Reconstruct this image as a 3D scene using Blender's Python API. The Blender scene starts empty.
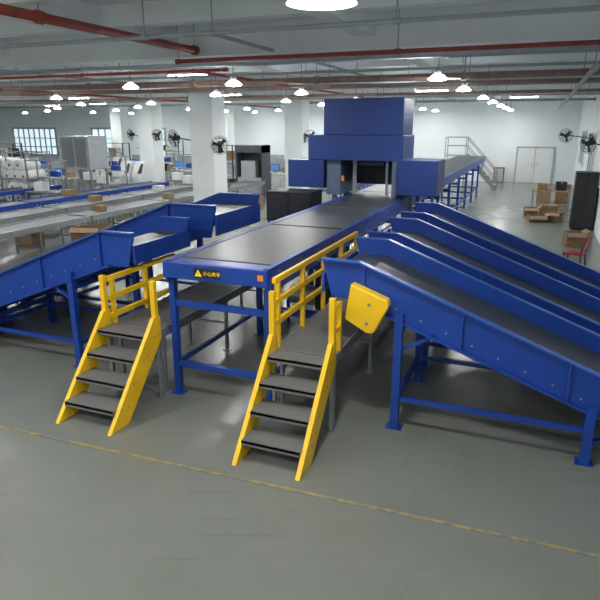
import bpy, bmesh, math, random
from mathutils import Vector, Matrix
random.seed(3)
scene = bpy.context.scene
col = scene.collection
try:
    scene.view_settings.view_transform = 'Standard'
except Exception:
    pass

# ------------------------------------------------------------------ materials
def mat(name, color, rough=.5, metal=0.0, noise=.12, scale=6.0, bump=0.0, emit=0.0):
    m = bpy.data.materials.new(name); m.use_nodes = True
    nt = m.node_tree; N = nt.nodes; Lk = nt.links
    bs = N.get("Principled BSDF")
    tc = N.new("ShaderNodeTexCoord"); nz = N.new("ShaderNodeTexNoise")
    nz.inputs["Scale"].default_value = scale; nz.inputs["Detail"].default_value = 5
    Lk.new(tc.outputs["Object"], nz.inputs["Vector"])
    rp = N.new("ShaderNodeValToRGB")
    rp.color_ramp.elements[0].position = .3; rp.color_ramp.elements[1].position = .7
    rp.color_ramp.elements[0].color = tuple(c*(1-noise) for c in color)+(1,)
    rp.color_ramp.elements[1].color = tuple(min(1, c*(1+noise)) for c in color)+(1,)
    Lk.new(nz.outputs["Fac"], rp.inputs["Fac"])
    Lk.new(rp.outputs["Color"], bs.inputs["Base Color"])
    bs.inputs["Roughness"].default_value = rough
    bs.inputs["Metallic"].default_value = metal
    if bump:
        bp = N.new("ShaderNodeBump"); bp.inputs["Strength"].default_value = bump
        Lk.new(nz.outputs["Fac"], bp.inputs["Height"]); Lk.new(bp.outputs["Normal"], bs.inputs["Normal"])
    if emit:
        bs.inputs["Emission Color"].default_value = tuple(color)+(1,)
        bs.inputs["Emission Strength"].default_value = emit
    return m

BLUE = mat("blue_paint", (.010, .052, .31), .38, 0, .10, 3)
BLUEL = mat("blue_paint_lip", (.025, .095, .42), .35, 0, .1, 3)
NAVY = mat("navy_panel", (.013, .040, .19), .42, 0, .1, 2)
SLATE = mat("grey_blue_panel", (.10, .14, .22), .45, 0, .1, 3)
YEL = mat("yellow_paint", (.90, .54, .01), .4, 0, .06, 4)
BELT = mat("black_belt", (.048, .055, .060), .40, 0, .08, 2, .02)
TREAD = mat("dark_steel_tread", (.17, .165, .16), .5, .1, .08, 30, .05)
STEEL = mat("grey_steel", (.33, .35, .36), .4, .6, .1, 8)
GREYP = mat("grey_paint", (.38, .41, .43), .5, 0, .08, 5)
TABLET = mat("grey_roller_top", (.16, .175, .185), .5, .3, .15, 12)
WHITEP = mat("white_paint", (.72, .74, .74), .5, 0, .05, 5)
SHADE = mat("glowing_lamp_shade", (.9, .93, .95), .4, 0, .02, 5, 0, 13.0)  # glow added to the shade to brighten the ceiling
BLACK = mat("black_plastic", (.015, .015, .017), .5, 0, .1, 5)
WALLM = mat("painted_wall", (.74, .80, .82), .8, 0, .04, .6)
CEILM = mat("ceiling_paint", (.84, .88, .89), .85, 0, .06, .7)
BEAMM = mat("beam_paint", (.84, .88, .88), .85, 0, .06, .7)
COLM = mat("column_paint", (.74, .78, .79), .7, 0, .05, 1.2)
RUST = mat("rust_red_pipe", (.33, .06, .042), .6, 0, .25, 5)
TANP = mat("tan_pipe", (.30, .20, .16), .5, .2, .2, 5)
CARD = mat("cardboard", (.26, .16, .085), .85, 0, .15, 5)
CARD2 = mat("cardboard_light", (.34, .23, .14), .85, 0, .12, 5)
RED = mat("red_plastic", (.28, .015, .02), .45, 0, .1, 5)
SIGNY = mat("sign_yellow", (.95, .68, .02), .5, 0, .02, 5, 0, .25)
GLASS = mat("window_daylight", (.70, .88, .96), .3, 0, .08, 2, 0, .9)
LAMPE = mat("lamp_diffuser", (1.0, 1.0, .98), .4, 0, 0, 1, 0, 265.0)
TUBE = mat("tube_light_diffuser", (.95, 1.0, 1.0), .4, 0, 0, 1, 0, 35.0)
SCREEN = mat("monitor_screen", (.08, .25, .6), .3, 0, .2, 3, 0, .3)
ORANGE = mat("orange_label", (.9, .25, .02), .5, 0, .05, 5)
PLASTW = mat("white_film", (.75, .78, .78), .35, 0, .1, 9, .2)
DOORD = mat("dark_door", (.03, .03, .035), .35)
DARKG = mat("dark_grey_panel", (.075, .08, .09), .5)
DIMW = mat("dim_window", (.25, .33, .38), .2)

def floor_mat():
    m = bpy.data.materials.new("polished_concrete"); m.use_nodes = True
    nt = m.node_tree; N = nt.nodes; L = nt.links; bs = N["Principled BSDF"]
    tc = N.new("ShaderNodeTexCoord")
    def ramp(src, p0, c0, p1, c1):
        r = N.new("ShaderNodeValToRGB"); e = r.color_ramp.elements
        e[0].position = p0; e[0].color = c0+(1,); e[1].position = p1; e[1].color = c1+(1,)
        L.new(src, r.inputs["Fac"]); return r
    n1 = N.new("ShaderNodeTexNoise"); n1.inputs["Scale"].default_value = .5; n1.inputs["Detail"].default_value = 10
    n1.inputs["Roughness"].default_value = .65
    L.new(tc.outputs["Object"], n1.inputs["Vector"])
    a = ramp(n1.outputs["Fac"], .2, (.150, .160, .137), .8, (.222, .230, .204))
    last = a
    for i, (sc_, st, lo, hi, dk) in enumerate(((9, .03, .64, .74, .88), (12, .025, .65, .75, .88), (15, .03, .66, .76, 1.12), (8, .02, .66, .75, .86), (18, .03, .66, .76, .88), (11, .02, .66, .76, 1.10))):
        mp = N.new("ShaderNodeMapping"); L.new(tc.outputs["Object"], mp.inputs[0])
        mp.vector_type = 'TEXTURE'
        mp.inputs["Rotation"].default_value = (0, 0, .35+i*1.05)
        mp.inputs["Scale"].default_value = (1/(st*8), 1.0/8, 1)
        mp.inputs["Location"].default_value = (i*7.3, i*3.1, 0)
        sc = N.new("ShaderNodeTexNoise"); sc.inputs["Scale"].default_value = sc_/4; sc.inputs["Detail"].default_value = 4
        sc.inputs["Distortion"].default_value = .4
        L.new(mp.outputs[0], sc.inputs["Vector"])
        r2 = ramp(sc.outputs["Fac"], lo, (1, 1, 1), hi, (dk,)*3)
        m2 = N.new("ShaderNodeMixRGB"); m2.blend_type = 'MULTIPLY'; m2.inputs[0].default_value = 1
        L.new(last.outputs[0], m2.inputs[1]); L.new(r2.outputs[0], m2.inputs[2]); last = m2
    L.new(last.outputs[0], bs.inputs["Base Color"])
    bs.inputs["Roughness"].default_value = .25
    return m
FLOORM = floor_mat()

def line_mat():
    m = bpy.data.materials.new("worn_yellow_line"); m.use_nodes = True
    nt = m.node_tree; N = nt.nodes; L = nt.links; bs = N["Principled BSDF"]
    tc = N.new("ShaderNodeTexCoord"); n = N.new("ShaderNodeTexNoise")
    n.inputs["Scale"].default_value = 9; n.inputs["Detail"].default_value = 8
    L.new(tc.outputs["Object"], n.inputs["Vector"])
    r = N.new("ShaderNodeValToRGB"); e = r.color_ramp.elements
    e[0].position = .46; e[0].color = (.185, .185, .15, 1); e[1].position = .56; e[1].color = (.36, .27, .09, 1)
    L.new(n.outputs["Fac"], r.inputs[0]); L.new(r.outputs[0], bs.inputs["Base Color"])
    bs.inputs["Roughness"].default_value = .4
    return m
LINEM = line_mat()

# ------------------------------------------------------------------ builders
ORG = {}
def V(*a): return Vector(a)

class B:
    def __init__(s): s.bm = bmesh.new(); s.raw = []
    def _hull(s, bot, top):
        s.raw.append(([Vector(p) for p in bot], [Vector(p) for p in top]))
        b = [s.bm.verts.new(p) for p in bot]; t = [s.bm.verts.new(p) for p in top]
        n = len(b)
        s.bm.faces.new(b[::-1]); s.bm.faces.new(t)
        for i in range(n):
            s.bm.faces.new((b[i], b[(i+1) % n], t[(i+1) % n], t[i]))
        return s
    def box(s, x0, x1, y0, y1, z0, z1):
        return s._hull([(x0, y0, z0), (x1, y0, z0), (x1, y1, z0), (x0, y1, z0)],
                       [(x0, y0, z1), (x1, y0, z1), (x1, y1, z1), (x0, y1, z1)])
    def prism(s, pts, vec):
        vec = Vector(vec)
        return s._hull([Vector(p) for p in pts], [Vector(p)+vec for p in pts])
    def frame(s, d):
        d = d.normalized()
        side = d.cross(V(0, 0, 1))
        if side.length < .01: side = V(1, 0, 0)
        side.normalize(); return side, side.cross(d)
    def bar(s, p, q, w, h=None):
        p = Vector(p); q = Vector(q); h = h or w
        a, b = s.frame(q-p); a = a*w/2; b = b*h/2
        c = [a+b, -a+b, -a-b, a-b]
        return s._hull([p+k for k in c], [q+k for k in c])
    def cyl(s, p, q, r, r2=None, seg=12):
        p = Vector(p); q = Vector(q); r2 = r if r2 is None else r2
        a, b = s.frame(q-p)
        cs = [(math.cos(2*math.pi*i/seg), math.sin(2*math.pi*i/seg)) for i in range(seg)]
        return s._hull([p+(a*x+b*y)*r for x, y in cs], [q+(a*x+b*y)*r2 for x, y in cs])
    def ring(s, c, nrm, R, r, seg=20):
        c = Vector(c); a, b = s.frame(Vector(nrm))
        pts = [c+(a*math.cos(2*math.pi*i/seg)+b*math.sin(2*math.pi*i/seg))*R for i in range(seg)]
        for i in range(seg): s.cyl(pts[i], pts[(i+1) % seg], r, seg=5)
        return s
    def each(s, name, m, parent, **k):
        s.bm.free()
        for b, t in s.raw: B()._hull(b, t).out(name, m, parent, **k)
    def out(s, name, m, parent=None, org=None, label=None, category=None, bevel=0, smooth=False, kind=None, group=None):
        bmesh.ops.recalc_face_normals(s.bm, faces=s.bm.faces)
        o0 = ORG[parent.name] if parent else Vector(org or (0, 0, 0))
        bmesh.ops.translate(s.bm, verts=s.bm.verts, vec=-o0)
        me = bpy.data.meshes.new(name); s.bm.to_mesh(me); s.bm.free()
        me.materials.append(m)
        o = bpy.data.objects.new(name, me); col.objects.link(o)
        if parent: o.parent = parent
        else: o.location = o0
        ORG[o.name] = o0
        if label: o["label"] = label
        if category: o["category"] = category
        if kind: o["kind"] = kind
        if group: o["group"] = group
        if smooth:
            for p in me.polygons: p.use_smooth = len(p.vertices) == 4
        if bevel:
            md = o.modifiers.new("bevel", 'BEVEL'); md.width = bevel; md.segments = 2; md.limit_method = 'ANGLE'
        return o

def thing(name, label, category, loc, group=None):
    e = bpy.data.objects.new(name, None); e.empty_display_size = .2; e.location = loc
    col.objects.link(e); ORG[e.name] = Vector(loc)
    e["label"] = label; e["category"] = category
    if group: e["group"] = group
    return e

def dup(o, delta=(0, 0, 0), parent=None, rz=0.0, label=None):
    c = o.copy(); col.objects.link(c)
    ORG[c.name] = ORG[o.name]+Vector(delta)
    if parent is not None: c.parent = parent
    else:
        c.location = o.location+Vector(delta)
        c.rotation_euler = (0, 0, o.rotation_euler[2]+rz)
        if label: c["label"] = label
    for ch in list(o.children):
        dup(ch, delta, c)
    return c

# ------------------------------------------------------------------ room
XL, XR, YN, YF, ZC = -46.0, 1.9, -7.0, 38.7, 5.2
B().box(XL-.3, XR+.3, YN-.3, YF+.3, -.2, 0).out("floor", FLOORM, kind="structure")
B().box(XL-.3, XR+.3, YN-.3, YF+.3, ZC, ZC+.2).out("ceiling", CEILM, kind="structure")
B().box(XL, XR, YF, YF+.3, 0, ZC).out("wall_back", WALLM, kind="structure")
B().box(XL, XR, YN-.3, YN, 0, ZC).out("wall_front", WALLM, kind="structure")
B().box(XL-.3, XL, YN, YF, 0, ZC).out("wall_left", WALLM, kind="structure")
B().box(XR, XR+.3, YN, YF, 0, ZC).out("wall_right", WALLM, kind="structure")
tn = [0]
def trim(b, m):
    tn[0] += 1
    return b.out("trim_%d" % tn[0], m, kind="structure")
for y in (2.3, 10.3, 18.3, 26.5, 34.5):
    trim(B().box(XL, XR, y-.2, y+.2, 4.62, ZC), BEAMM)
for y in (6.3, 8.3, 12.3, 14.3, 16.3, 20.4, 22.4, 24.4, 30.5):
    trim(B().box(XL, XR, y-.12, y+.12, 4.88, ZC), BEAMM)
for x in (-27.5, -19.2, -10.9, -6.9, -2.9):
    trim(B().box(x-.15, x+.15, YN, YF, 4.80, ZC), BEAMM)
trim(B().prism([(-9, 4.18, .001), (1.8, 4.61, .001), (1.8, 4.65, .001), (-9, 4.22, .001)], (0, 0, .003)), LINEM)
trim(B().box(-9.05, -9.0, 4.2, 30, .001, .004), LINEM)
wn = 0
for (xa, xb) in ((-42, -37.4), (-33.6, -31), (-29, -26.7), (-24, -21.6)):
    wn += 1
    w = B(); 
    w.box(xa-.1, xb+.1, YF-.1, YF, .9, 1.05).box(xa-.1, xb+.1, YF-.1, YF, 3.05, 3.2)
    n = max(3, int(round((xb-xa)/.6)))
    for i in range(n+1):
        x = xa+(xb-xa)*i/n; w.box(x-.05, x+.05, YF-.1, YF, 1.0, 3.1)
    for z in (1.6, 2.3): w.box(xa, xb, YF-.09, YF, z, z+.08)
    wo = w.out("window_%d" % wn, GREYP, kind="structure")
    B().box(xa, xb, YF-.03, YF-.01, 1.0, 3.1).out("pane", GLASS, wo)
for ya in (18.5, 25, 31.5):
    wn += 1
    w = B(); w.box(XR-.06, XR, ya-.06, ya+3.06, 1.45, 1.55).box(XR-.06, XR, ya-.06, ya+3.06, 3.1, 3.2)
    for i in range(4): w.box(XR-.06, XR, ya+i-.04, ya+i+.04, 1.5, 3.15)
    wo = w.out("window_%d" % wn, WHITEP, kind="structure")
    B().box(XR-.03, XR-.01, ya, ya+3, 1.5, 3.15).out("pane", DIMW, wo)
d = B().box(-1.42, -1.34, YF-.1, YF, 0, 2.15).box(.66, .74, YF-.1, YF, 0, 2.15).box(-1.42, .74, YF-.1, YF, 2.07, 2.15)
do = d.out("door_1", GREYP, kind="structure")
for a, b_ in ((-1.34, -.35), (-.33, .66)):
    lf = B().box(a, b_, YF-.07, YF-.02, .01, 2.07).out("door_leaf", WHITEP, do, bevel=.01)
    hx = b_-.12 if a < -1 else a+.12
    B().cyl((hx, YF-.12, .95), (hx, YF-.12, 1.2), .015).bar((hx, YF-.12, 1.0), (hx, YF-.06, 1.0), .02).out("handle", STEEL, lf)

for (x, y) in ((-10.85, 18.3), (-10.85, 26.5), (-10.85, 34.5), (-19.2, 26.5), (-19.2, 34.5), (-27.5, 34.5)):
    c = thing("column", "white painted square concrete column up to the ceiling beams", "column", (x, y, 0), "structural columns")
    B().box(x-.45, x+.45, y-.45, y+.45, 0, 4.62).out("shaft", COLM, c, bevel=.02)
    B().box(x-.47, x+.47, y-.47, y+.47, 0, .25).out("plinth", GREYP, c)

# ------------------------------------------------------------------ lamps
def lamp(x, y, z, R=.27):
    l = thing("pendant_lamp", "round white industrial pendant lamp hanging from the ceiling", "lamp", (x, y, z), "ceiling lamps")
    B().cyl((x, y, z), (x, y, z+.07), R, R*.55, 28).out("lamp_shade", SHADE, l, smooth=True)
    B().cyl((x, y, z+.07), (x, y, z+.17), .07, .06, 16).out("housing", GREYP, l, smooth=True)
    B().cyl((x, y, z+.17), (x, y, ZC), .012, seg=8).out("suspension_rod", STEEL, l)
    B().cyl((x, y, z-.02), (x, y, z+.001), .14, .16, seg=28).out("bulb", LAMPE, l)
    return l
L0 = lamp(-1.67, 4.57, 4.28)
L1 = lamp(-1.9, 11.4, 4.2, .18)
for x in (-1.9, -6.1, -8.7, -14.5, -18.0, -22.9, -28, -34, -41):  # the two leftmost x rows are extra lamps added to brighten the left wall
    for y in (11.4, 15.2, 20.2, 24.0, 28.5, 32.5, 36.5):
        if x < -20 and y < 15: continue
        if x < -25 and y < 24: continue
        if x < -30 and y in (28.5, 36.5): continue
        if (x, y) == (-1.9, 11.4): continue
        dup(L1, (x+1.9, y-11.4, 0))
for p in ((-6.1, 3.6), (-10.5, 3.6), (-15, 3.6), (-1.0, .8), (-3.8, .8), (-7.5, .8), (-11, .8), (-2.4, -3.6), (-7.5, -3.6)):  # extra lamps out of view, added to light the near part of the hall
    dup(L0, (p[0]+1.67, p[1]-4.57, 0))
t0 = thing("tube_light", "slim white fluorescent tube light hung below ceiling beams", "lamp", (-4.0, 16.8, 4.6), "tube lights")
B().box(-4.6, -3.4, 16.76, 16.84, 4.63, 4.67).out("fixture", WHITEP, t0)
B().cyl((-4.58, 16.8, 4.60), (-3.42, 16.8, 4.60), .018, seg=10).out("tube", TUBE, t0)
B().cyl((-4.4, 16.8, 4.67), (-4.4, 16.8, ZC), .008, seg=6).cyl((-3.6, 16.8, 4.67), (-3.6, 16.8, ZC), .008, seg=6).each("hanger", STEEL, t0)
for (x, y) in ((-12.5, 16.8), (-16.6, 13.6), (-21, 16.8), (-25, 20), (-20.5, 22.9), (-12.5, 22.9), (-4, 22.9), (-25, 29.5), (-16.6, 29.5), (-8.6, 29.5), (-1, 29.5), (-31, 22.9), (-8.6, 13.6), (-30, 31)):
    dup(t0, (x+4.0, y-16.8, 0))

# ------------------------------------------------------------------ ceiling pipes
def pipe(pts, r, m, label):
    p0 = pts[0]
    t = thing("ceiling_pipe", label, "pipe", p0)
    b = B()
    for i in range(len(pts)-1): b.cyl(pts[i], pts[i+1], r, seg=12)
    b.out("tube", m, t, smooth=True)
    j = B(); h = B()
    for i in range(len(pts)-1):
        a = Vector(pts[i]); q = Vector(pts[i+1])
        if (q-a).length < .5: continue
        n = max(1, int((q-a).length/3.5)); dd = (q-a).normalized()
        for k in range(n+1):
            c = a+(q-a)*k/n
            j.cyl(c-dd*.05, c+dd*.05, r*1.3, seg=12)
            h.cyl((c.x, c.y, c.z+r), (c.x, c.y, ZC), .01, seg=6)
    j.each("clamp", m, t); h.each("hanger", STEEL, t)
    return t
RL = "red painted sprinkler pipe hung under the ceiling"
TL = "brown steel pipe running across under the ceiling"
GL = "thin grey conduit under the ceiling"
pipe([(-6.15, 2.6, 4.72), (-6.15, 10.02, 4.72)], .065, RUST, RL)
pipe([(-6.4, 9.85, 4.52), (1.8, 9.85, 4.52)], .035, RUST, RL)
pipe([(-24, 10.9, 4.45), (-6.0, 10.9, 4.45)], .03, RUST, RL)
pipe([(-35, 14.9, 4.50), (1.8, 14.9, 4.50)], .08, TANP, TL)
pipe([(-35, 15.9, 4.40), (1.8, 15.9, 4.40)], .05, TANP, TL)
pipe([(-7.4, 12.0, 4.55), (-7.4, 37, 4.55)], .035, RUST, RL)
pipe([(-16.4, 8, 4.5), (-16.4, 37, 4.5)], .04, RUST, RL)
pipe([(.7, 12, 4.35), (.7, 38, 4.35)], .05, GREYP, "grey painted pipe under the ceiling beside the wall")
pipe([(-35, 21, 4.42), (1.8, 21, 4.42)], .05, TANP, TL)
pipe([(-35, 28, 4.42), (1.8, 28, 4.42)], .05, GREYP, GL)
for y in (7.3, 11.2, 13.4, 19.4, 23.2):
    pipe([(-30, y, 4.56), (1.8, y, 4.56)], .028, GREYP, GL)
pipe([(-4.6, 8, 4.66), (-4.6, 37, 4.66)], .03, GREYP, GL)
pipe([(-12.3, 8, 4.66), (-12.3, 37, 4.66)], .03, GREYP, GL)
for (y, z) in ((12.7, 4.72), (17.4, 4.5), (25.7, 4.5)):
    t = thing("cable_tray", "grey metal cable tray hung across the ceiling", "cable tray", (-15, y, z), "cable trays")
    B().box(-35, 1.8, y-.12, y+.12, z, z+.01).box(-35, 1.8, y-.12, y-.11, z, z+.07).box(-35, 1.8, y+.11, y+.12, z, z+.07).out("tray", GREYP, t)
    b = B()
    for k in range(13): b.cyl((-34+k*2.95, y, z), (-34+k*2.95, y, ZC), .01, seg=6)
    b.each("hanger", STEEL, t)

# ------------------------------------------------------------------ main conveyor
x0, x1, y0, y1 = -4.17, -2.75, 5.85, 33.2
mc = thing("belt_conveyor", "long blue steel sorting conveyor with black belt on blue legs", "conveyor", (-3.46, y0, 0))
b = B()
b.box(x0, x0+.05, y0, y1, 1.52, 1.80).box(x1-.05, x1, y0, y1, 1.52, 1.80)
b.box(x0, x0+.10, y0, y1, 1.795, 1.815).box(x1-.07, x1, y0, y1, 1.795, 1.815)
b.box(x0, x1, y0, y0+.22, 1.775, 1.805)
b.out("side_frame", BLUE, mc, bevel=.004)
B().box(x0, x1, y0-.05, y0, 1.60, 1.805).out("end_beam", BLUE, mc, bevel=.012)
n = 10; ys = y0+.22; step = (y1-ys)/n
for i in range(n):
    a = ys+i*step
    B().box(x0+.10, x1-.07, a+.02, a+step-.05, 1.70, 1.812).out("belt", BELT, mc, bevel=.015)
    B().box(x0+.05, x1-.05, a+.3, a+step-.3, 1.56, 1.60).out("return_tray", NAVY, mc)
b = B()
for i in range(13): 
    y = y0+.5+i*2.0
    b.cyl((x0+.05, y, 1.64), (x1-.05, y, 1.64), .04)
b.each("roller", STEEL, mc, smooth=True)
for i in range(11):
    y = y0+.08+i*2.45
    for x in (x0+.05, x1-.05):
        B().bar((x, y, 0), (x, y, 1.56), .08).box(x-.08, x+.08, y-.08, y+.08, 0, .015).out("leg", BLUE, mc)
    B().bar((x0+.05, y, .42), (x1-.05, y, .42), .07).bar((x0+.05, y, 1.25), (x1-.05, y, 1.25), .05, .08).each("cross_brace", BLUE, mc)
B().bar((x0+.05, y0+.08, .42), (x0+.05, y0+25, .42), .05).bar((x1-.05, y0+.08, .42), (x1-.05, y0+25, .42), .05).each("long_brace", BLUE, mc)
b = B()
for i in range(38):
    y = y0+.3+i*.68
    for zz in (1.58, 1.73): b.cyl((x1, y, zz), (x1+.012, y, zz), .014, seg=6)
b.each("bolt", STEEL, mc)
sg = B().box(-3.72, -3.36, y0-.058, y0-.05, 1.645, 1.76).out("warning_sign", BLACK, mc, label="black warning sign with yellow triangle and characters")
B().prism([(-3.705, y0-.061, 1.66), (-3.605, y0-.061, 1.66), (-3.655, y0-.061, 1.745)], (0, .002, 0)).out("warning_triangle", SIGNY, sg)
B().box(-3.659, -3.651, y0-.063, y0-.061, 1.685, 1.72).out("exclamation_mark", BLACK, sg)
def text(s, name, loc, size, m, parent, rot=(math.pi/2, 0, 0)):
    cu = bpy.data.curves.new(name, 'FONT'); cu.body = s; cu.size = size; cu.extrude = .001
    cu.align_x = 'LEFT'; cu.align_y = 'CENTER'
    tmp = bpy.data.objects.new(name+"_tmp", cu); col.objects.link(tmp)
    dg = bpy.context.evaluated_depsgraph_get()
    me = bpy.data.meshes.new_from_object(tmp.evaluated_get(dg))
    bpy.data.objects.remove(tmp)
    me.materials.clear(); me.materials.append(m)
    o = bpy.data.objects.new(name, me); col.objects.link(o); o.parent = parent
    o.location = Vector(loc)-ORG[parent.name]; o.rotation_euler = rot; ORG[o.name] = Vector(loc)
    return o
text("小心夹手", "sign_text", (-3.59, y0-.061, 1.70), .060, SIGNY, sg)
B().box(-2.87, -2.80, y0-.056, y0-.05, 1.68, 1.75).out("warning_label", ORANGE, mc, label="small orange hazard sticker")
cb = thing("drive_motor", "grey gear motor with black belt cover under the conveyor", "motor", (-3.4, 8.6, 0))
B().bar((-3.9, 8.5, .44), (-3.0, 8.5, .44), .06).bar((-3.9, 9.1, .44), (-3.0, 9.1, .44), .06).bar((-3.9, 8.5, 0), (-3.9, 8.5, .44), .05).bar((-3.0, 8.5, 0), (-3.0, 8.5, .44), .05).bar((-3.9, 9.1, 0), (-3.9, 9.1, .44), .05).bar((-3.0, 9.1, 0), (-3.0, 9.1, .44), .05).out("mount", BLUE, cb)
B().cyl((-3.7, 8.8, .65), (-3.2, 8.8, .65), .17, seg=18).out("motor_body", STEEL, cb)
B().box(-3.2, -3.05, 8.55, 9.05, .47, 1.3).out("belt_cover", BLACK, cb, bevel=.03)

# ------------------------------------------------------------------ stairs
def stairs(xl, xr, rail_h):
    cx = (xl+xr)/2
    s = thing("steel_stairs", "short yellow steel stairs with dark grey treads beside conveyor", "stairs", (cx, 5.2, 0), "access stairs")
    for x in (xl, xr-.055):
        B().prism([(x, 4.64, 0), (x, 4.98, 0), (x, 5.73, .82), (x, 5.73, 1.12), (x, 5.60, 1.12)], (.055, 0, 0)).out("stringer", YEL, s, bevel=.006)
        xx = x+.027
        B().bar((xx, 5.66, .95), (xx, 5.66, rail_h), .065, .065).out("post", YEL, s, bevel=.006)
        B().bar((xx, 5.69, .0), (xx, 5.69, .88), .045).out("support_leg", STEEL, s)
    for k in range(4):
        z = .2375*(k+1)-.01*k; y = 4.77+.225*k; ye = y+.32 if k < 3 else 5.70
        B().box(xl+.055, xr-.055, y, ye, z-.035, z).box(xl+.055, xr-.055, y, y+.012, z-.06, z).out("tread", TREAD, s, bevel=.004)
        b = B()
        for xq in (xl-.006, xr):
            for yy in (y+.12, y+.21): b.cyl((xq, yy, z-.02), (xq+.006, yy, z-.02), .012, seg=6)
        b.each("bolt", STEEL, s)
    return s
stairs(-5.02, -4.20, 1.58)
stairs(-2.65, -1.88, 1.62)

def platform(xl, xr, rail_x, rail_top, ry1, other):
    cx = (xl+xr)/2; ya, yb = 5.76, 11.4
    p = thing("work_platform", "raised steel walkway with dark deck, yellow guard rails and grey legs", "platform", (cx, 8.5, 0), "work platforms")
    B().box(xl+.02, xr-.02, ya, yb, .87, .91).out("deck", TREAD, p)
    B().box(xl, xl+.02, ya, yb, .80, .92).box(xr-.02, xr, ya, yb, .80, .92).box(xl, xr, ya-.02, ya, .84, .91).out("edge_frame", STEEL, p)
    for y in (5.85, 7.5, 9.3, 11.2):
        for x in (xl+.05, xr-.05):
            B().bar((x, y, 0), (x, y, .87), .045).box(x-.05, x+.05, y-.05, y+.05, 0, .012).out("leg", STEEL, p)
        B().bar((xl+.05, y, .45), (xr-.05, y, .45), .03).out("cross_brace", STEEL, p)
    g = B()
    npst = max(2, int((ry1-5.74)/.95)+1)
    for i in range(npst+1):
        y = 5.8+(ry1-5.8)*i/npst
        g.bar((rail_x, y, .88), (rail_x, y, rail_top), .055)
    for z in (rail_top-.02, rail_top-.27, rail_top-.52):
        g.bar((rail_x, 5.70, z), (rail_x, ry1+.02, z), .05, .065)
    g.out("guard_rail", YEL, p, bevel=.006)
    if other:
        g = B(); ox = other
        g.bar((ox, 5.95, .88), (ox, 5.95, 1.50), .055)
        for z in (1.48, 1.20): g.bar((ox, 5.70, z), (ox, 5.97, z), .045)
        g.out("guard_rail", YEL, p, bevel=.006)
platform(-5.0, -4.22, -4.97, 1.54, 7.2, None)
platform(-2.64, -1.90, -2.62, 1.75, 8.9, -1.925)

# ------------------------------------------------------------------ inclined chute conveyors
def chute(s, xh, xb, xe, ya, yb, zt=1.94, H=.45, slope=.375, legs=(.5, 2.5), guard=False, label="", d=.20):
    def ztop(x): return zt-slope*max(0, (x-xb)*s)
    ze = ztop(xe)
    c = thing("chute_conveyor", label, "conveyor", ((xh+xe)/2, (ya+yb)/2, 0), "inclined chute conveyors")
    k = s
    for (y, nm) in ((ya, "side_wall"), (yb-.03, "side_wall")):
        prof = [(xh, y, zt), (xb, y, zt), (xe, y, ze), (xe, y, ze-H), (xb-.1*k, y, zt-H), (xh+.12*k, y, zt-H+.02)]
        B().prism(prof, (0, .03, 0)).out(nm, BLUE, c)
        yo = y+.015+(-.03 if y == ya else .03)
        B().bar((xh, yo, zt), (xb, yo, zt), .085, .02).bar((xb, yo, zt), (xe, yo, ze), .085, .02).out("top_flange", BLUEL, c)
        yo2 = y-.02 if y == ya else y+.05
        B().bar((xb-.1*k, yo2, zt-H+.02), (xe, yo2, ze-H+.02), .05, .03).out("bottom_flange", BLUE, c)
        r = B(); Lx = abs(xe-xb)
        for i in range(int(Lx/1.1)+1):
            x = xb+k*(.05+i*1.1)
            r.bar((x, yo2, ztop(x)-H+.02), (x, yo2, ztop(x)-.02), .03, .03)
        r.each("stiffener", BLUE, c)
        r = B()
        for i in range(int(Lx/.28)):
            x = xb+k*(.15+i*.28)
            r.cyl((x, y-.01, ztop(x)-.34), (x, y+.04, ztop(x)-.34), .013, seg=6)
        r.each("bolt", STEEL, c)
    B().prism([(xh+.05*k, ya+.03, zt-d), (xb, ya+.03, zt-d), (xe, ya+.03, ze-d), (xe, ya+.03, ze-d-.06), (xb, ya+.03, zt-d-.06), (xh+.05*k, ya+.03, zt-d-.06)],
              (0, yb-ya-.06, 0)).out("belt", BELT, c)
    B().box(min(xh, xh+.03*k), max(xh, xh+.03*k), ya, yb, zt-H+.06, zt-d+.03).out("head_plate", BLUE, c)
    B().cyl((xh+.14*k, ya+.03, zt-d-.05), (xh+.14*k, yb-.03, zt-d-.05), .05).cyl((xe-.05*k, ya+.03, ze-d-.02), (xe-.05*k, yb-.03, ze-d-.02), .06).each("end_roller", STEEL, c, smooth=True)
    for q in legs:
        x = xb+k*q
        for y in (ya-.03, yb+.03):
            B().bar((x, y, 0), (x, y, ztop(x)-H+.1), .09, .09).box(x-.09, x+.09, y-.07, y+.07, 0, .015).out("leg", BLUE, c)
        B().bar((x, ya, .35), (x, yb, .35), .06).bar((x, ya, ztop(x)-H-.12), (x, yb, ztop(x)-H-.12), .05, .08).each("cross_brace", BLUE, c)
        B().bar((x+.02*k, ya+.02, ztop(x)-H-.35), (x+.4*k, ya+.02, ztop(x+.4*k)-H+.02), .04).out("diagonal_brace", BLUE, c)
    xa_, xb_ = xb+k*legs[0], xb+k*legs[-1]
    B().bar((xa_, ya, .36), (xb_, ya, .36), .05).bar((xa_, yb, .36), (xb_, yb, .36), .05).each("long_brace", BLUE, c)
    if guard:
        y = ya-.16
        g = B().prism([(-1.80, y, 1.72), (-1.38, y, 1.57), (-1.36, y, 1.50), (-1.52, y, 1.17), (-1.60, y, 1.16), (-1.86, y, 1.30)], (0, .14, 0))
        g.out("drive_guard", YEL, c, bevel=.02, label="yellow sheet-metal drive guard")
        B().cyl((-1.58, y-.006, 1.50), (-1.58, y, 1.50), .02).cyl((-1.60, y-.006, 1.28), (-1.60, y, 1.28), .02).each("guard_bolt", STEEL, c)
    return c
LB = "blue steel inclined belt chute with high side walls"
chute(1, -2.19, -1.74, 1.75, 6.1, 7.45, legs=(.48, 2.5), guard=True, label=LB+" and yellow guard")
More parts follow.
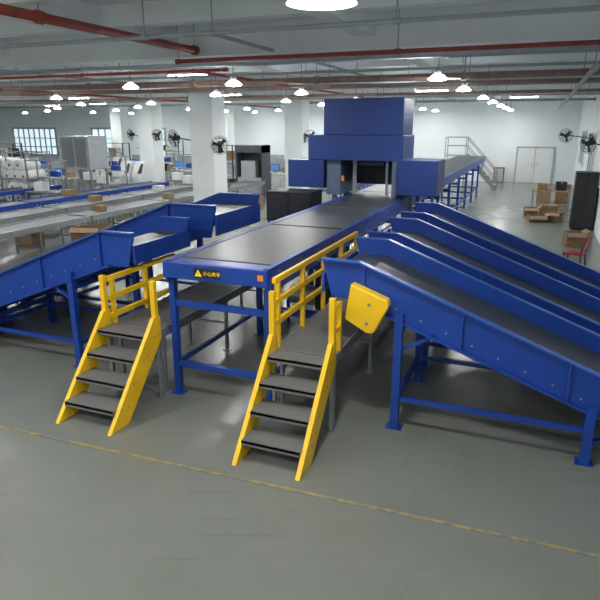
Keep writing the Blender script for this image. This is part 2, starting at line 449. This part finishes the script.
chute(1, -2.19, -1.74, 1.75, 8.0, 9.35, legs=(.48, 2.5), label=LB)
chute(1, -2.19, -1.74, 1.75, 10.1, 11.45, legs=(.48, 2.5), label=LB)
chute(-1, -4.84, -5.35, -9.6, 6.15, 7.5, zt=2.04, H=.48, slope=.39, legs=(.6, 2.5, 3.7), label=LB)
chute(-1, -4.66, -5.5, -9.6, 8.0, 9.6, zt=2.18, H=.54, slope=.39, legs=(.5, 2.3, 3.5), label=LB, d=.18)

# ------------------------------------------------------------------ scanner portal
sp = thing("scanning_tunnel", "stacked dark blue scanner housing straddling the black conveyor belt", "scanner", (-3.6, 13.5, 0))
B().box(-4.69, -2.85, 13.05, 14.1, 3.18, 3.97).out("upper_housing", NAVY, sp, bevel=.015)
B().box(-5.05, -2.82, 13.0, 14.2, 2.62, 3.18).out("cross_housing", NAVY, sp, bevel=.015)
B().box(-5.57, -4.66, 13.02, 13.9, 1.98, 2.62).out("side_housing", NAVY, sp, bevel=.015)
B().box(-2.9, -2.02, 12.9, 13.9, 1.90, 2.66).out("side_housing", NAVY, sp, bevel=.015)
for x in (-4.45, -2.64):
    for y in (13.2, 14.1):
        B().bar((x, y, 0), (x, y, 2.65), .1).out("post", SLATE, sp)
for y in (13.0, 13.8):
    B().bar((-2.12, y, 0), (-2.12, y, 1.93), .07).out("post", SLATE, sp)
B().box(-3.04, -2.92, 13.0, 14.6, 1.83, 2.62).out("inner_panel", SLATE, sp)
B().box(-4.62, -4.28, 13.1, 14.6, 1.83, 2.62).out("inner_panel", SLATE, sp)
B().bar((-4.02, 13.4, 1.83), (-4.02, 13.4, 2.62), .08).out("sensor_bar", GREYP, sp)
B().bar((-3.25, 13.4, 1.83), (-3.25, 13.4, 2.62), .05).out("sensor_bar", STEEL, sp)
B().box(-3.9, -3.3, 13.3, 13.8, 2.5, 2.62).out("camera_bar", BLACK, sp)
B().box(-4.28, -3.04, 14.2, 14.24, 2.0, 2.62).out("curtain", BLACK, sp)
B().cyl((-4.22, 13.1, 2.15), (-4.22, 13.1, 2.27), .035).out("signal_light", ORANGE, sp)
kb = thing("control_cabinet", "black equipment cabinet on a blue steel stand beside conveyor", "cabinet", (-5.2, 12.6, 0))
kx = .18
B().box(-5.95+kx, -4.85+kx, 12.2, 12.95, 1.27, 1.95).out("body", BLACK, kb, bevel=.015)
for x in (-5.9+kx, -4.9+kx):
    for y in (12.25, 12.9): B().bar((x, y, 0), (x, y, 1.27), .06).out("leg", BLUE, kb)
B().box(-5.9+kx, -5.45+kx, 12.19, 12.20, 1.33, 1.88).box(-5.35+kx, -4.9+kx, 12.19, 12.20, 1.33, 1.88).each("door", DOORD, kb)

# far service stairs
sx, sy = -1.25, 1.1
fs = thing("service_stairs", "grey steel service stairs with handrails at the conveyor end", "stairs", (-2+sx, 33+sy, 0))
for y in (32.6+sy, 33.5+sy):
    B().bar((-2.6+sx, y, 1.8), (-.9+sx, y, 0.05), .05, .2).out("stringer", STEEL, fs)
for k in range(7):
    x = -2.5+k*.23+sx; z = 1.65-k*.235
    B().box(x, x+.25, 32.62+sy, 33.48+sy, z, z+.03).out("tread", STEEL, fs)
for y in (32.6+sy, 33.5+sy):
    b = B()
    b.bar((-2.6+sx, y, 2.75), (-.9+sx, y, .95), .05).bar((-2.6+sx, y, 2.3), (-.9+sx, y, .5), .04).bar((-2.6+sx, y, 0), (-2.6+sx, y, 2.75), .05).bar((-1.7+sx, y, .8), (-1.7+sx, y, 1.8), .04).bar((-.9+sx, y, 0), (-.9+sx, y, .95), .05)
    b.bar((-3.7+sx, y, 2.75), (-2.6+sx, y, 2.75), .05).bar((-3.7+sx, y, 2.3), (-2.6+sx, y, 2.3), .04).bar((-3.7+sx, y, 0), (-3.7+sx, y, 2.75), .05)
    b.out("handrail", STEEL, fs)
B().box(-3.7+sx, -2.5+sx, 32.6+sy, 33.5+sy, 1.75, 1.8).out("landing", STEEL, fs)

# ------------------------------------------------------------------ wall fans
def fan(x, y, z, ang, mx, my):
    f = thing("wall_fan", "black industrial wall fan with round wire cage on bracket", "fan", (x, y, z), "industrial fans")
    dx, dy = math.cos(ang), math.sin(ang); n = V(dx, dy, -.15).normalized(); c = V(x, y, z)
    S = .8
    b = B()
    for off, R in ((.10, .18), (.08, .30), (.0, .38), (-.08, .30)):
        b.ring(c+n*off*S, n, R*S, .007)
    a, bb = b.frame(n)
    for i in range(12):
        t = 2*math.pi*i/12; e = a*math.cos(t)+bb*math.sin(t)
        b.cyl(c+(n*.12+e*.05)*S, c+(n*.08+e*.30)*S, .004, seg=4).cyl(c+(n*.08+e*.30)*S, c+e*.38*S, .004, seg=4).cyl(c+e*.38*S, c+(e*.1-n*.1)*S, .004, seg=4)
    b.out("cage", BLACK, f)
    for i in range(3):
        t = 2*math.pi*i/3+.3; e = a*math.cos(t)+bb*math.sin(t); g = n.cross(e)
        B().prism([c+(e*.05-g*.03)*S, c+(e*.32-g*.08)*S, c+(e*.33+g*.05)*S, c+(e*.06+g*.04)*S], n*.01+g*.02).out("blade", BLACK, f)
    B().cyl(c-n*.22, c+n*.05, .08, seg=14).out("motor", BLACK, f)
    B().bar(c-n*.15, (mx, my, z-.1), .04).bar((mx, my, z-.3), (mx, my, z+.1), .06).out("bracket", BLACK, f)
fan(-10.0, 17.6, 2.75, -1.2, -10.38, 18.2)
fan(-11.8, 17.6, 2.95, -2.0, -11.32, 18.2)
fan(-10.0, 26.0, 2.9, -1.2, -10.38, 26.3)
fan(-18.4, 26.0, 2.9, -1.2, -18.73, 26.3)
fan(-20.1, 26.0, 2.9, -2.0, -19.67, 26.3)
fan(1.3, 20.5, 2.85, -2.4, 1.87, 20.7)
fan(.9, 28.5, 2.95, -2.0, 1.87, 28.7)

# ------------------------------------------------------------------ left production lines
def table(x, y, m, top, lab):
    t = thing("roller_conveyor", lab, "conveyor", (x, y, 0), lab)
    B().box(x-.5, x-.44, y, y+3.9, .68, .84).box(x+.44, x+.5, y, y+3.9, .68, .84).each("side_frame", m, t)
    B().box(x-.44, x+.44, y+.02, y+3.88, .76, .81).out("top", top, t)
    for yy in (y+.2, y+2, y+3.7):
        for xx in (x-.45, x+.45): B().bar((xx, yy, 0), (xx, yy, .7), .05).out("leg", m, t)
        B().bar((x-.45, yy, .25), (x+.45, yy, .25), .04).out("cross_brace", m, t)
    return t
g1 = table(-12.6, 9.6, STEEL, TABLET, "grey steel roller conveyor line on slim legs")
for k in range(1, 4): dup(g1, (0, 4*k, 0))
for k in range(0, 3): dup(g1, (-1.9, 4*k+1, 0))
b1 = table(-16.6, 11.5, BLUE, BELT, "blue framed belt conveyor line with black belt")
for k in range(1, 3): dup(b1, (0, 4*k, 0))
for k in range(0, 2): dup(b1, (-3.6, 4*k+1, 0))
for k in range(0, 3): dup(b1, (8.6, 4*k+11.5, 0))

g = thing("inspection_gantry", "grey steel inspection cabinet raised on four legs", "cabinet", (-17.6, 19.6, 0))
ox, oy = .2, -.1
B().box(-19.1+ox, -17.6+ox, 19.8+oy, 20.9+oy, 1.6, 2.95).out("body", GREYP, g, bevel=.02)
for x in (-19.05+ox, -17.65+ox):
    for y in (19.85+oy, 20.85+oy): B().bar((x, y, 0), (x, y, 1.6), .08).out("leg", STEEL, g)
B().box(-18.98+ox, -18.4+ox, 19.785+oy, 19.8+oy, 1.7, 2.85).box(-18.3+ox, -17.72+ox, 19.785+oy, 19.8+oy, 1.7, 2.85).each("door", STEEL, g)
g = thing("equipment_enclosure", "tall dark grey equipment enclosure with open front bay", "cabinet", (-13.1, 26.7, 0))
ox, oy = -.3, 1.2
B().box(-13.7+ox, -12.2+ox, 25.7+oy, 25.8+oy, 0, 2.45).box(-13.7+ox, -13.62+ox, 24.9+oy, 25.7+oy, 0, 2.45).box(-12.28+ox, -12.2+ox, 24.9+oy, 25.7+oy, 0, 2.45).box(-13.7+ox, -12.2+ox, 24.9+oy, 25.8+oy, 2.1, 2.45).out("body", DARKG, g)
B().box(-13.62+ox, -12.28+ox, 24.95+oy, 25.7+oy, 0, .9).out("lower_cabinet", GREYP, g)
B().box(-13.5+ox, -12.7+ox, 25.1+oy, 25.5+oy, .9, 1.7).out("control_unit", GREYP, g, bevel=.02)

def machine(x, y):
    t = thing("control_station", "white control station with sloped screen panel", "machine", (x, y, 0), "control stations")
    B().box(x-.3, x+.3, y-.25, y+.25, 0, 1.1).out("base_cabinet", WHITEP, t, bevel=.02)
    B().prism([(x-.3, y-.25, 1.1), (x-.3, y+.25, 1.1), (x-.3, y+.25, 1.75), (x-.3, y+.05, 1.75)], (.6, 0, 0)).out("console", WHITEP, t, bevel=.02)
    B().prism([(x-.22, y-.19, 1.2), (x-.22, y+.02, 1.64), (x-.22, y+.03, 1.63), (x-.22, y-.17, 1.19)], (.44, -.03, 0)).out("screen", DOORD, t)
    return t
m0 = machine(-18.3, 23.2)
dup(m0, (.75, 0, 0)); dup(m0, (9.2, 4.4, 0)); dup(m0, (-3.2, 3.4, 0))

def bench(x, y):
    t = thing("assembly_bench", "grey steel assembly bench with overhead frame and shelf", "bench", (x, y, 0), "assembly benches")
    B().box(x-.8, x+.8, y-.4, y+.4, .76, .8).out("bench_top", TABLET, t)
    for xx in (x-.77, x+.77):
        B().bar((xx, y-.37, 0), (xx, y-.37, .76), .05).out("leg", STEEL, t)
        B().bar((xx, y+.37, 0), (xx, y+.37, 2.05), .05).out("upright", STEEL, t)
        B().bar((xx, y+.37, 2.03), (xx, y-.2, 2.03), .04).out("arm", STEEL, t)
    B().box(x-.75, x+.75, y+.12, y+.38, 1.35, 1.38).out("shelf", GREYP, t)
    B().box(x-.75, x+.75, y-.35, y+.35, .2, .23).out("lower_shelf", GREYP, t)
    B().bar((x-.77, y-.2, 2.03), (x+.77, y-.2, 2.03), .04).out("crossbar", STEEL, t)
    B().box(x-.6, x-.15, y-.1, y+.3, .8, 1.15).out("test_unit", WHITEP, t, bevel=.01)
    B().box(x+.1, x+.5, y+.14, y+.34, 1.38, 1.6).out("parts_tray", BLUE, t)
    return t
bn = bench(-18.5, 22.05)
for (x, y) in ((-16.2, 24.8), (-14.7, 23.4), (-20.3, 23.2), (-20.9, 24.8), (-20.2, 28.6), (-22.4, 30.6), (-17.6, 29.2), (-9.45, 29.8), (-25.5, 24.6), (-29.5, 31), (-14.8, 29.6), (-9.9, 32.2), (-18.6, 18.4)):
    dup(bn, (x+18.5, y-22.05, 0))

def rack(x, y, w=1.8, lab="dark steel storage rack loaded with goods"):
    t = thing("storage_rack", lab, "rack", (x, y, 0), "storage racks")
    for xx in (x-w/2, x+w/2):
        for yy in (y-.3, y+.3): B().bar((xx, yy, 0), (xx, yy, 2.4), .05).out("upright", BLACK, t)
    for z in (.2, .9, 1.6, 2.35):
        B().box(x-w/2, x+w/2, y-.3, y+.3, z, z+.04).out("shelf", STEEL, t)
    return t
r0 = rack(-15.8, 27.8)
rk = [(-15.8, 27.8)]
for (x, y) in ((-29, 26.0), (-23.4, 28.6), (-26, 29), (-21, 35), (-24.5, 36), (-8.5, 36)):
    dup(r0, (x+15.8, y-27.8, 0)); rk.append((x, y))

def carton(x, y, z, sx, sy, sz, rz=0, m=CARD, openf=False, lab="brown cardboard carton", grp=None):
    t = thing("cardboard_box", lab, "box", (x, y, z))
    if grp: t["group"] = grp
    t.rotation_euler = (0, 0, rz)
    if openf:
        b = B(); w = .012
        b.box(x-sx/2, x+sx/2, y-sy/2, y+sy/2, z, z+w).box(x-sx/2, x-sx/2+w, y-sy/2, y+sy/2, z, z+sz).box(x+sx/2-w, x+sx/2, y-sy/2, y+sy/2, z, z+sz)
        b.box(x-sx/2, x+sx/2, y-sy/2, y-sy/2+w, z, z+sz).box(x-sx/2, x+sx/2, y+sy/2-w, y+sy/2, z, z+sz)
        b.out("body", m, t)
        B().prism([(x-sx/2, y-sy/2, z+sz), (x+sx/2, y-sy/2, z+sz), (x+sx/2, y-sy/2-.12, z+sz-.1+.0), (x-sx/2, y-sy/2-.12, z+sz-.1)], (0, 0, .01)).out("flap", CARD2, t)
        B().prism([(x+sx/2, y-sy/2, z+sz), (x+sx/2, y+sy/2, z+sz), (x+sx/2+.12, y+sy/2, z+sz+.06), (x+sx/2+.12, y-sy/2, z+sz+.06)], (0, 0, .01)).out("flap", CARD2, t)
    else:
        B().box(x-sx/2, x+sx/2, y-sy/2, y+sy/2, z, z+sz).out("body", m, t, bevel=.008)
        B().box(x-.03, x+.03, y-sy/2-.002, y+sy/2+.002, z+sz*.75, z+sz+.002).out("tape", CARD2, t)
    return t
for (x, y) in rk:
    for z in (.24, .94, 1.64):
        for k in range(3):
            if random.random() < .8:
                carton(x-.55+k*.55, y, z, .45, .42, random.uniform(.3, .5), 0, random.choice([CARD, CARD2, WHITEP, GREYP, BLACK]), lab="carton on a storage rack shelf", grp="rack cartons")

carton(-11.2, 12.4, 0, .8, .6, .75, .3, CARD, True, "large open brown carton beside the conveyor line")
carton(-10.4, 13.4, 0, .5, .5, .4, -.2, CARD2, False, "light cardboard carton on the floor by the conveyor line")
for (x, y, s) in ((-12.6, 18.2, .35), (-14.5, 16.5, .4), (-14.5, 20.3, .4), (-16.6, 17.5, .45), (-20.2, 16.4, .5), (-12.6, 22.5, .4), (-12.7, 14.6, .35), (-8.0, 25.2, .4), (-8.0, 30.2, .4)):
    carton(x, y, .812, s, s*.8, s*.5, random.uniform(-.4, .4), random.choice([CARD, CARD2, WHITEP]), False, "carton sitting on the conveyor line", "cartons on the lines")
for (x, y) in ((-15.5, 19.2), (-18.4, 16.6), (-21.6, 17.4), (-10.9, 22.0), (-10.6, 20.6), (-13.55, 12.6), (-18.3, 15.2)):
    carton(x, y, 0, .5, .45, random.uniform(.35, .6), random.uniform(-.2, .2), random.choice([CARD, CARD2]), False, "brown carton on the floor between conveyor lines", "floor cartons")

for (x, y) in ((-20.75, 19.4), (-22.4, 19.9), (-24.1, 20.6), (-25.8, 21.4)):
    t = thing("wire_cage", "open steel wire cage holding white wrapped rolls", "cage", (x, y, 0), "wire cages")
    b = B()
    for xx in (x-.75, x+.75):
        for yy in (y-.6, y+.6): b.bar((xx, yy, 0), (xx, yy, 2.3), .05)
    for z in (.2, 1.2, 2.25):
        b.bar((x-.75, y-.6, z), (x+.75, y-.6, z), .03).bar((x-.75, y+.6, z), (x+.75, y+.6, z), .03).bar((x+.75, y-.6, z), (x+.75, y+.6, z), .03).bar((x-.75, y-.6, z), (x-.75, y+.6, z), .03)
    b.out("frame", STEEL, t)
    B().box(x-.72, x+.72, y-.57, y+.57, .1, .14).out("base", STEEL, t)
    for j in range(4):
        for k in range(3-j % 2):
            zc = .14+.24+j*.46; xc = x-.47+k*.47+(.235 if j % 2 else 0)
            r = thing("wrapped_roll", "large white film wrapped roll stacked in a cage", "roll", (xc, y, zc-.24), "wrapped rolls")
            B().cyl((xc, y-.55, zc), (xc, y+.5, zc), .225, seg=18).out("film", PLASTW, r, smooth=True)
            B().cyl((xc, y-.56, zc), (xc, y-.54, zc), .06, seg=12).out("core", CARD, r)

def desk(x, y):
    t = thing("work_desk", "white topped work desk with low back panel", "desk", (x, y, 0), "work desks")
    B().box(x-.75, x+.75, y-.35, y+.35, .72, .75).out("desk_top", WHITEP, t)
    for xx in (x-.7, x+.7):
        for yy in (y-.3, y+.3): B().bar((xx, yy, 0), (xx, yy, .72), .05).out("leg", STEEL, t)
    B().box(x-.7, x+.7, y+.3, y+.32, .75, 1.5).out("back_panel", GREYP, t)
    return t
d0 = desk(-23.2, 24.2)
dk = [(-23.2, 24.2)]
for (x, y) in ((-20.5, 31.5), (-17, 31.3), (-14.0, 31.5), (-24.6, 32.4), (-28.5, 28.5), (-13.5, 36), (-16.5, 36), (-25.6, 26.2)):
    dup(d0, (x+23.2, y-24.2, 0)); dk.append((x, y))
def monitor(x, y):
    t = thing("monitor", "black flat computer monitor on a desk", "monitor", (x, y, .75), "monitors")
    B().box(x-.28, x+.28, y-.02, y+.02, .88, 1.22).out("screen_housing", BLACK, t)
    B().box(x-.26, x+.26, y-.025, y-.02, .90, 1.20).out("screen", SCREEN, t)
    B().box(x-.1, x+.1, y-.08, y+.08, .75, .765).bar((x, y, .76), (x, y, .9), .03).out("stand", BLACK, t)
for (x, y) in dk[:6]:
    monitor(x-.3, y)
for (x, y) in dk:
    carton(x+.4, y, .75, .4, .35, .3, random.uniform(-.1, .1), random.choice([CARD, CARD2]), False, "brown carton on a work desk", "cartons on desks")

# ------------------------------------------------------------------ right side clutter
t = thing("workbench", "light wooden workbench against the wall with cartons", "bench", (.6, 26.5, 0))
B().box(-.2, 1.3, 26.1, 27.1, .76, .8).out("bench_top", CARD2, t)
for xx in (-.15, 1.25):
    for yy in (26.15, 27.05): B().bar((xx, yy, 0), (xx, yy, .76), .05).out("leg", STEEL, t)
rl = "brown cardboard carton in a loose pile near the wall"
for i, (x, y, z, sx_, sy_, sz, rz, m, op) in enumerate([
    (.1, 23.0, 0, .6, .5, .22, .2, CARD, True), (.7, 23.4, 0, .5, .5, .3, -.3, CARD2, True),
    (.5, 24.8, 0, .6, .5, .4, .1, CARD, False), (-.15, 24.6, 0, .5, .45, .3, .1, CARD, True),
    (.2, 26.6, .8, .4, .4, .25, 0, CARD, False), (.9, 26.7, .8, .4, .4, .35, .1, BLACK, False),
    (.3, 29.2, 0, .6, .6, .5, 0, CARD2, False), (1.1, 29.4, 0, .6, .6, .8, 0, CARD, False),
    (1.15, 18.6, 0, .5, .5, .4, .2, CARD, True)]):
    carton(x, y, z, sx_, sy_, sz, rz, m, op, ("open " if op else "closed ")+rl, "cartons by the wall")
t = thing("metal_cabinet", "tall black metal cabinet against the side wall", "cabinet", (1.4, 22.0, 0))
B().box(1.15, 1.85, 21.5, 22.3, 0.05, 1.9).out("body", BLACK, t, bevel=.01)
B().box(1.17, 1.49, 21.48, 21.5, .1, 1.85).box(1.51, 1.83, 21.48, 21.5, .1, 1.85).each("door", DOORD, t)
B().box(1.2, 1.8, 21.55, 22.25, 0, .05).out("plinth", BLACK, t)
t = thing("hose_cabinet", "red fire hose cabinet standing at the back wall", "cabinet", (-2.3, 38.4, 0))
B().box(-2.6, -2.0, 38.2, 38.62, 0, .9).out("body", RED, t, bevel=.01)
B().box(-2.55, -2.05, 38.185, 38.2, .05, .85).out("door", GREYP, t)

def chair(x, y, rz):
    t = thing("plastic_chair", "dark red plastic chair with black metal legs", "chair", (x, y, 0))
    B().box(x-.22, x+.22, y-.22, y+.22, .43, .47).out("seat", RED, t, bevel=.02)
    B().prism([(x-.21, y+.20, .55), (x-.21, y+.28, .9), (x-.21, y+.30, .9), (x-.21, y+.225, .55)], (.42, 0, 0)).out("backrest", RED, t)
    for sx in (-1, 1):
        B().bar((x+sx*.19, y+.19, .45), (x+sx*.19, y+.29, .88), .025).out("back_support", BLACK, t)
        for sy in (-1, 1):
            B().bar((x+sx*.23, y+sy*.23, 0), (x+sx*.18, y+sy*.18, .44), .025).out("leg", BLACK, t)
    t.rotation_euler = (0, 0, rz)
chair(1.0, 15.2, -1.9)

# ------------------------------------------------------------------ world + camera
w = bpy.data.worlds.new("world"); scene.world = w; w.use_nodes = True
w.node_tree.nodes["Background"].inputs[0].default_value = (.6, .7, .8, 1)
w.node_tree.nodes["Background"].inputs[1].default_value = .4
cam = bpy.data.cameras.new("camera"); cam.lens = 34.8; cam.sensor_width = 36; cam.clip_end = 200
co = bpy.data.objects.new("camera", cam); col.objects.link(co)
co.location = (0, 0, 3.4); co.rotation_euler = (math.radians(73.2), 0, math.radians(22))
scene.camera = co
